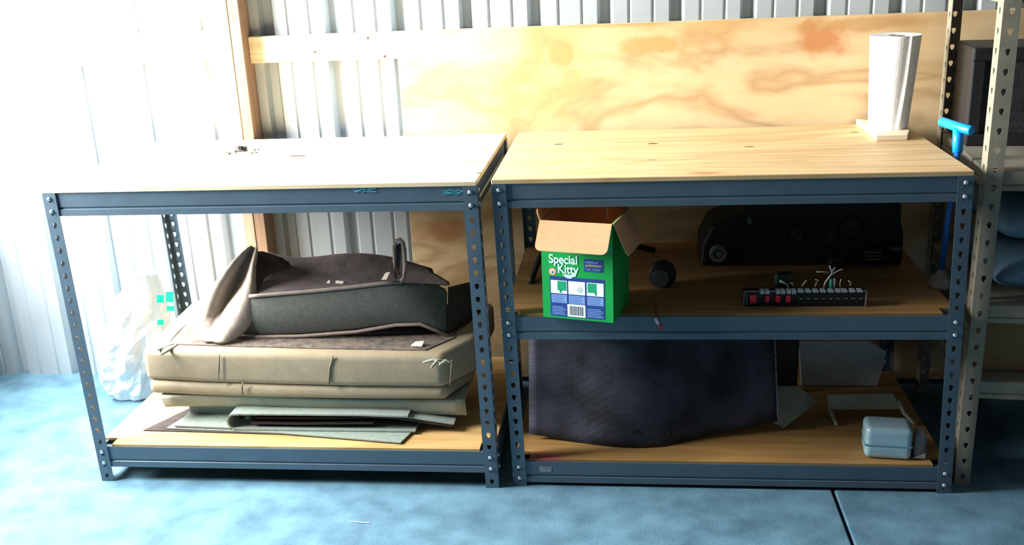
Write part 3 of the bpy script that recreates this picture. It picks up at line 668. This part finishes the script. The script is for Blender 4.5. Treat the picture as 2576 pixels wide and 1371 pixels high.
def layer(name, par, pts, z0, z1, m, bev, jitter=.004, sag=0):
    """slab with rounded edges: plan polygon between z0 and z1"""
    mb = MB(); n = len(pts)
    mb.prism([(x, y, z0 + sag*(i % 2)) for i, (x, y) in enumerate(pts)], (0, 0, z1-z0))
    return build(name, mb, m, par, world=True, bevel=bev, seg=5, smooth=True)
def curve_front(xl, yl, xr, yr, bow, n=10):
    return [(xl+(xr-xl)*k/n, yl+(yr-yl)*k/n - bow*math.sin(math.pi*k/n) + random.uniform(-.0015,.0015)) for k in range(n+1)]
cov = empty('folded_cover', (-1.0, 2.85, ZA), 0, label='thick tan cloth cover folded in layers on the left lower shelf', cat='cover')
# lowest pale layer: drooping sheet
rows = []
for j in range(9):
    q = j/8
    row = []
    for i in range(25):
        u = i/24; x = -1.445 + .955*u
        yy = 2.705 + .004*math.sin(9*u) - .010*u
        zt_, zb_ = .222 + .004*math.sin(6*u), .176 + .006*math.sin(4.5*u+.5) - .006*(u > .8)
        if j <= 4: a = j/4; row.append((x + .02*(1-u)*(a-1)*-1*.3, yy + .012*(1-math.sin(a*math.pi/2)) - .012, zb_ + (zt_-zb_)*a))
        else: a = (j-4)/4; row.append((x, yy - .012 + a*.22, zt_ + .002))
    rows.append(row)
build('pale_layer', MB().grid(rows), M_hide2, cov, world=True, smooth=True, solid=.004)
build('pale_layer', MB().box(-1.43, -.50, 2.72, 2.95, .19, .215), M_hide2, cov, world=True, bevel=.008)
pl2 = curve_front(-1.480, 2.695, -.545, 2.668, .012) + [(-.485, 2.80), (-.47, 3.10), (-1.49, 3.14)]
layer('lower_fold', cov, pl2, .224, .272, M_hide, .020)
pl3 = curve_front(-1.488, 2.700, -.545, 2.660, .014) + [(-.462, 2.79), (-.450, 3.12), (-1.515, 3.16)]
layer('upper_fold', cov, pl3, .268, .375, M_hide, .022)
for pts in [[(-1.226, 2.672, 0.368), (-1.233, 2.672, 0.32), (-1.241, 2.672, 0.281)], [(-0.871, 2.66, 0.37), (-0.885, 2.66, 0.333), (-0.892, 2.66, 0.28)], [(-1.162, 2.668, 0.28), (-1.167, 2.668, 0.263), (-1.168, 2.668, 0.233)], [(-0.516, 2.655, 0.362), (-0.521, 2.655, 0.318), (-0.526, 2.655, 0.282)]]:
    build('seam', MB().tube(pts, .0022, 6), M_seam, cov, world=True, smooth=True)
top_in = curve_front(-1.400, 2.735, -.60, 2.690, .006) + [(-.53, 2.79), (-.53, 3.08), (-1.42, 3.10)]
build('dusty_lining', MB().prism([(x, y, .3752) for x, y in top_in], (0,0,.003)), M_dusty, cov, world=True)
for pts in [[(-1.432, 2.696, 0.374), (-1.405, 2.735, 0.374), (-1.381, 2.754, 0.374)], [(-1.402, 2.659, 0.374), (-1.386, 2.722, 0.374), (-1.39, 2.794, 0.374)], [(-1.42, 2.754, 0.374), (-1.43, 2.834, 0.374), (-1.432, 2.915, 0.374)], [(-0.59, 2.605, 0.374), (-0.564, 2.626, 0.374), (-0.536, 2.597, 0.374)], [(-0.56, 2.569, 0.374), (-0.551, 2.617, 0.374), (-0.524, 2.626, 0.374)], [(-0.54, 2.589, 0.374), (-0.528, 2.617, 0.374), (-0.509, 2.606, 0.374)]]:
    build('crease', MB().tube(pts, [.003,.006,.002], 6), M_hide2, cov, world=True, smooth=True)

sc = empty('seat_cover', (-.9, 2.88, .379), 0, label='upturned dark seat cover with piped edges lying on top of the folded stack', cat='seat cover')
lowc = [(-1.21,2.79,.383),(-1.164,2.785,.385),(-1.01,2.785,.388),(-.831,2.785,.402),(-.705,2.785,.424),(-.63,2.785,.427),(-.583,2.79,.405),(-.55,2.80,.382)]
upc = [(-1.165,2.815,.505),(-1.132,2.81,.509),(-.993,2.805,.521),(-.842,2.80,.537),(-.743,2.80,.549),(-.688,2.80,.553),(-.60,2.83,.540),(-.55,2.86,.515)]
def lerp(a, b, t): return tuple(a[i]+(b[i]-a[i])*t for i in range(3))
rows = []
for j in range(6):
    q = j/5; rows.append([(lambda p: (p[0], p[1]-.018*math.sin(q*math.pi), p[2]))(lerp(a, b, q)) for a, b in zip(lowc, upc)])
build('boxing_panel', MB().grid(rows), M_box, sc, world=True, smooth=True, solid=.004, subd=1)
rend = [[lowc[-1], (-.50,2.90,.383), (-.475,3.02,.383)], [(-.548,2.825,.45), (-.495,2.93,.445), (-.47,3.03,.43)], [upc[-1], (-.50,2.95,.50), (-.478,3.04,.485)]]
build('end_panel', MB().grid(rend), mat('dark_brown_lining', '#40342d', .95, var=.2, scale=30), sc, world=True, smooth=True, solid=.004)
build('piping', MB().tube([(x, y-.004, z-.003) for x, y, z in lowc], .0058, 8), M_welt, sc, world=True, smooth=True)
build('piping', MB().tube([(x, y-.004, z) for x, y, z in upc[:6]], .0062, 8), M_welt, sc, world=True, smooth=True)
# inside: floor and rising back
back = [(-1.18,3.02,.60),(-1.142,3.02,.585),(-1.06,3.02,.572),(-.95,3.02,.59),(-.865,3.02,.592),(-.79,3.02,.582),(-.737,3.02,.57),(-.63,3.02,.53)]
rows = [[(x, y+.004, z-.001) for x, y, z in upc], [(x+.01, 2.90, .505+.02*math.sin(i)) for i, (x, y, z) in enumerate(upc)], [(x, 2.985, .515+.01*math.sin(i*2)) for i, (x, y, z) in enumerate(back)], back, [(x, 3.07, z-.03) for x, y, z in back], [(x, 3.08, .385) for x, y, z in back]]
build('lining', MB().grid(rows), M_lin, sc, world=True, smooth=True, subd=1, solid=.003)
# dark underlayer: shade of the gap under the welt put into its colour
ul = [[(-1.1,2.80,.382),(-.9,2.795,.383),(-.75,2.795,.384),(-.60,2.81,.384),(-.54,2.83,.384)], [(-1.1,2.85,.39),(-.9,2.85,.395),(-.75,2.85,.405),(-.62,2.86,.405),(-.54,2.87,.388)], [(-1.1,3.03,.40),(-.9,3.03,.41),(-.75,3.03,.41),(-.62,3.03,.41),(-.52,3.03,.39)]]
build('underlayer', MB().grid(ul), mat('underlayer_shade', '#322d38', .9), sc, world=True, smooth=True, solid=.003, subd=1)
lp = [(-0.6890, 2.8000, 0.5490), (-0.6730, 2.8000, 0.5640), (-0.6690, 2.8100, 0.5980), (-0.6730, 2.8300, 0.6420), (-0.6770, 2.8400, 0.6620), (-0.6870, 2.8450, 0.6710), (-0.7000, 2.8500, 0.6660), (-0.7070, 2.8500, 0.6490), (-0.7090, 2.8500, 0.5980), (-0.7090, 2.8400, 0.5510)]
build('strap_loop', MB().tube(lp, .0068, 8), M_welt, sc, world=True, smooth=True)
build('strap_web', MB().prism([(-.676,2.838,.56),(-.706,2.85,.56),(-.705,2.855,.648),(-.689,2.855,.66),(-.674,2.845,.648)], (0,.003,0)), M_lin, sc, world=True)
FL = [
 [(-1.1870, 2.9300, 0.6380), (-1.2330, 2.8800, 0.6060), (-1.2870, 2.8500, 0.5450), (-1.3390, 2.8400, 0.4760), (-1.3730, 2.8200, 0.4240), (-1.3150, 2.7500, 0.3780)],
 [(-1.1850, 2.9400, 0.6310), (-1.2080, 2.8700, 0.5960), (-1.2530, 2.8300, 0.5290), (-1.2900, 2.8000, 0.4750), (-1.3200, 2.7650, 0.4120), (-1.2870, 2.7250, 0.3640)],
 [(-1.2060, 3.0000, 0.6060), (-1.2410, 3.0000, 0.5420), (-1.2800, 2.9700, 0.4640), (-1.2840, 2.8800, 0.4410), (-1.2860, 2.8300, 0.4070), (-1.2760, 2.7400, 0.3560)],
 [(-1.1690, 2.9200, 0.6380), (-1.1680, 2.8600, 0.6050), (-1.1660, 2.8200, 0.5600), (-1.1900, 2.7800, 0.5160), (-1.2120, 2.7350, 0.4620), (-1.2410, 2.7050, 0.3650)],
 [(-1.1660, 2.9500, 0.6220), (-1.1710, 2.9000, 0.5600), (-1.1560, 2.8600, 0.5010), (-1.1320, 2.7900, 0.4520), (-1.1690, 2.7650, 0.4010), (-1.2050, 2.7450, 0.3730)]]
FL = [[(p[0], p[1], max(p[2], .3825)) for p in r] for r in FL]
build('crumpled_end', MB().grid(FL), M_vin, sc, world=True, smooth=True, solid=.003, subd=1, label='pale crumpled vinyl end')
hd = [[(-1.2060, 2.9700, 0.6220), (-1.1340, 2.9800, 0.5900), (-1.0850, 3.0000, 0.5610)], [(-1.2190, 2.9700, 0.5450), (-1.1460, 2.9900, 0.5170), (-1.0940, 3.0100, 0.5100)], [(-1.1970, 2.9000, 0.4700), (-1.1080, 2.9000, 0.4740), (-1.0650, 2.9300, 0.4720)]]
build('inner_fold', MB().grid(hd), M_lin, sc, world=True, smooth=True, solid=.003, subd=1)

# paper and fluff scraps on the stack
M_scrap = mat('pale_scrap', '#d9cfc4', .9)
def scrap(p, pts, label, dz=0):
    mb = MB().prism([(p[0]+a, p[1]+b, p[2]+c) for a, b, c in pts], (.0005,.001,.0012)); build('paper_scrap', mb, M_scrap, loc=tuple(p), label=label, cat='scrap')
scrap((-.760,2.92,.521), [(-.014,-.004,0),(.004,-.008,.002),(.014,.004,.022),(-.002,.006,.018)], 'largest pale paper scrap inside the upturned seat cover')
scrap((-.905,2.90,.512), [(-.013,0,.004),(.012,-.004,.002),(.013,.003,.008),(-.012,.005,.010)], 'small pale scrap at the middle of the upturned seat cover')
scrap((-.94,2.90,.516), [(-.008,0,0),(.006,-.004,0),(.003,.003,.009)], 'tiny pale scrap left of the other inside the upturned seat cover')
scrap((-.63,2.72,.3795), [(-.02,-.004,0),(.016,-.01,.001),(.02,.004,.012),(-.008,.008,.008)], 'torn pale scrap at the front right corner of the tan cover')
straw = build('straw', MB().tube([(-.775,2.361,.0016),(-.745,2.358,.0017),(-.718,2.356,.0016)], .0014, 6), mat('dry_straw', '#c9d6d8', .8), loc=(-.746,2.358,0), label='pale straw lying on the concrete floor before the left workbench', cat='straw')

# ------------------------------------------------------------------ plastic bag leaning on the left bench
def bag_mat():
    m = bpy.data.materials.new('thin_white_plastic'); m.use_nodes = True; nt = m.node_tree; b = nt.nodes['Principled BSDF']
    b.inputs['Base Color'].default_value = lin('#e6eef2'); b.inputs['Roughness'].default_value = .25; b.inputs['Transmission Weight'].default_value = .35; b.inputs['IOR'].default_value = 1.15
    tc = nt.nodes.new('ShaderNodeTexCoord'); n = nt.nodes.new('ShaderNodeTexVoronoi'); n.inputs['Scale'].default_value = 28; n.feature = 'F1'
    bp = nt.nodes.new('ShaderNodeBump'); bp.inputs['Strength'].default_value = .7; bp.inputs['Distance'].default_value = .012
    nt.links.new(tc.outputs['Object'], n.inputs['Vector']); nt.links.new(n.outputs['Distance'], bp.inputs['Height']); nt.links.new(bp.outputs[0], b.inputs['Normal'])
    return m
M_bag = bag_mat()
bag = empty('plastic_bag', (-1.79, 3.16, 0), 0, label='crumpled clear plastic bag with green print leaning behind the left workbench side', cat='plastic bag')
rg = random.Random(11); rows = []
NB = 30
for j in range(17):
    q = j/16; z = .004 + .47*q
    cx = -1.795 + .115*q**1.2; cy = 3.17 - .02*q; rx = (.125*math.sin(math.pi*(.20+.72*q))**.7)*(1-.15*q); ry = .095*math.sin(math.pi*(.2+.7*q))**.7
    row = []
    for k in range(NB):
        a = 2*math.pi*k/NB; f = 1 + .09*math.sin(5*a+7*q) + .07*math.sin(9*a-11*q) + rg.uniform(-.07, .07)
        if j == 0: f *= .9
        row.append((cx+rx*f*math.cos(a), cy+ry*f*math.sin(a), z + (rg.uniform(-.008,.008) if 0 < j < 16 else 0)))
    rows.append(row)
mb = MB().grid(rows, True); mb.f.append(tuple(range(NB))[::-1]); mb.f.append(tuple(16*NB+k for k in range(NB)))
build('bag_film', mb, M_bag, bag, world=True, smooth=False)
M_gp = mat('green_bag_print', '#00b07a', .5)
for pp in ([(-1.6040, 3.0700, 0.3920), (-1.5790, 3.0700, 0.3920), (-1.5740, 3.0700, 0.4200), (-1.6000, 3.0700, 0.4200)], [(-1.5710, 3.0700, 0.3950), (-1.5440, 3.0700, 0.3940), (-1.5390, 3.0700, 0.4320), (-1.5650, 3.0700, 0.4320)], [(-1.5730, 3.0700, 0.3630), (-1.5460, 3.0700, 0.3630), (-1.5440, 3.0700, 0.3800), (-1.5710, 3.0700, 0.3800)], [(-1.6150, 3.0700, 0.3110), (-1.5920, 3.0700, 0.3110), (-1.5890, 3.0700, 0.3300), (-1.6110, 3.0700, 0.3300)]):
    build('printed_mark', MB().prism([tuple(v) for v in pp], (0,.0012,0)), M_gp, bag, world=True)
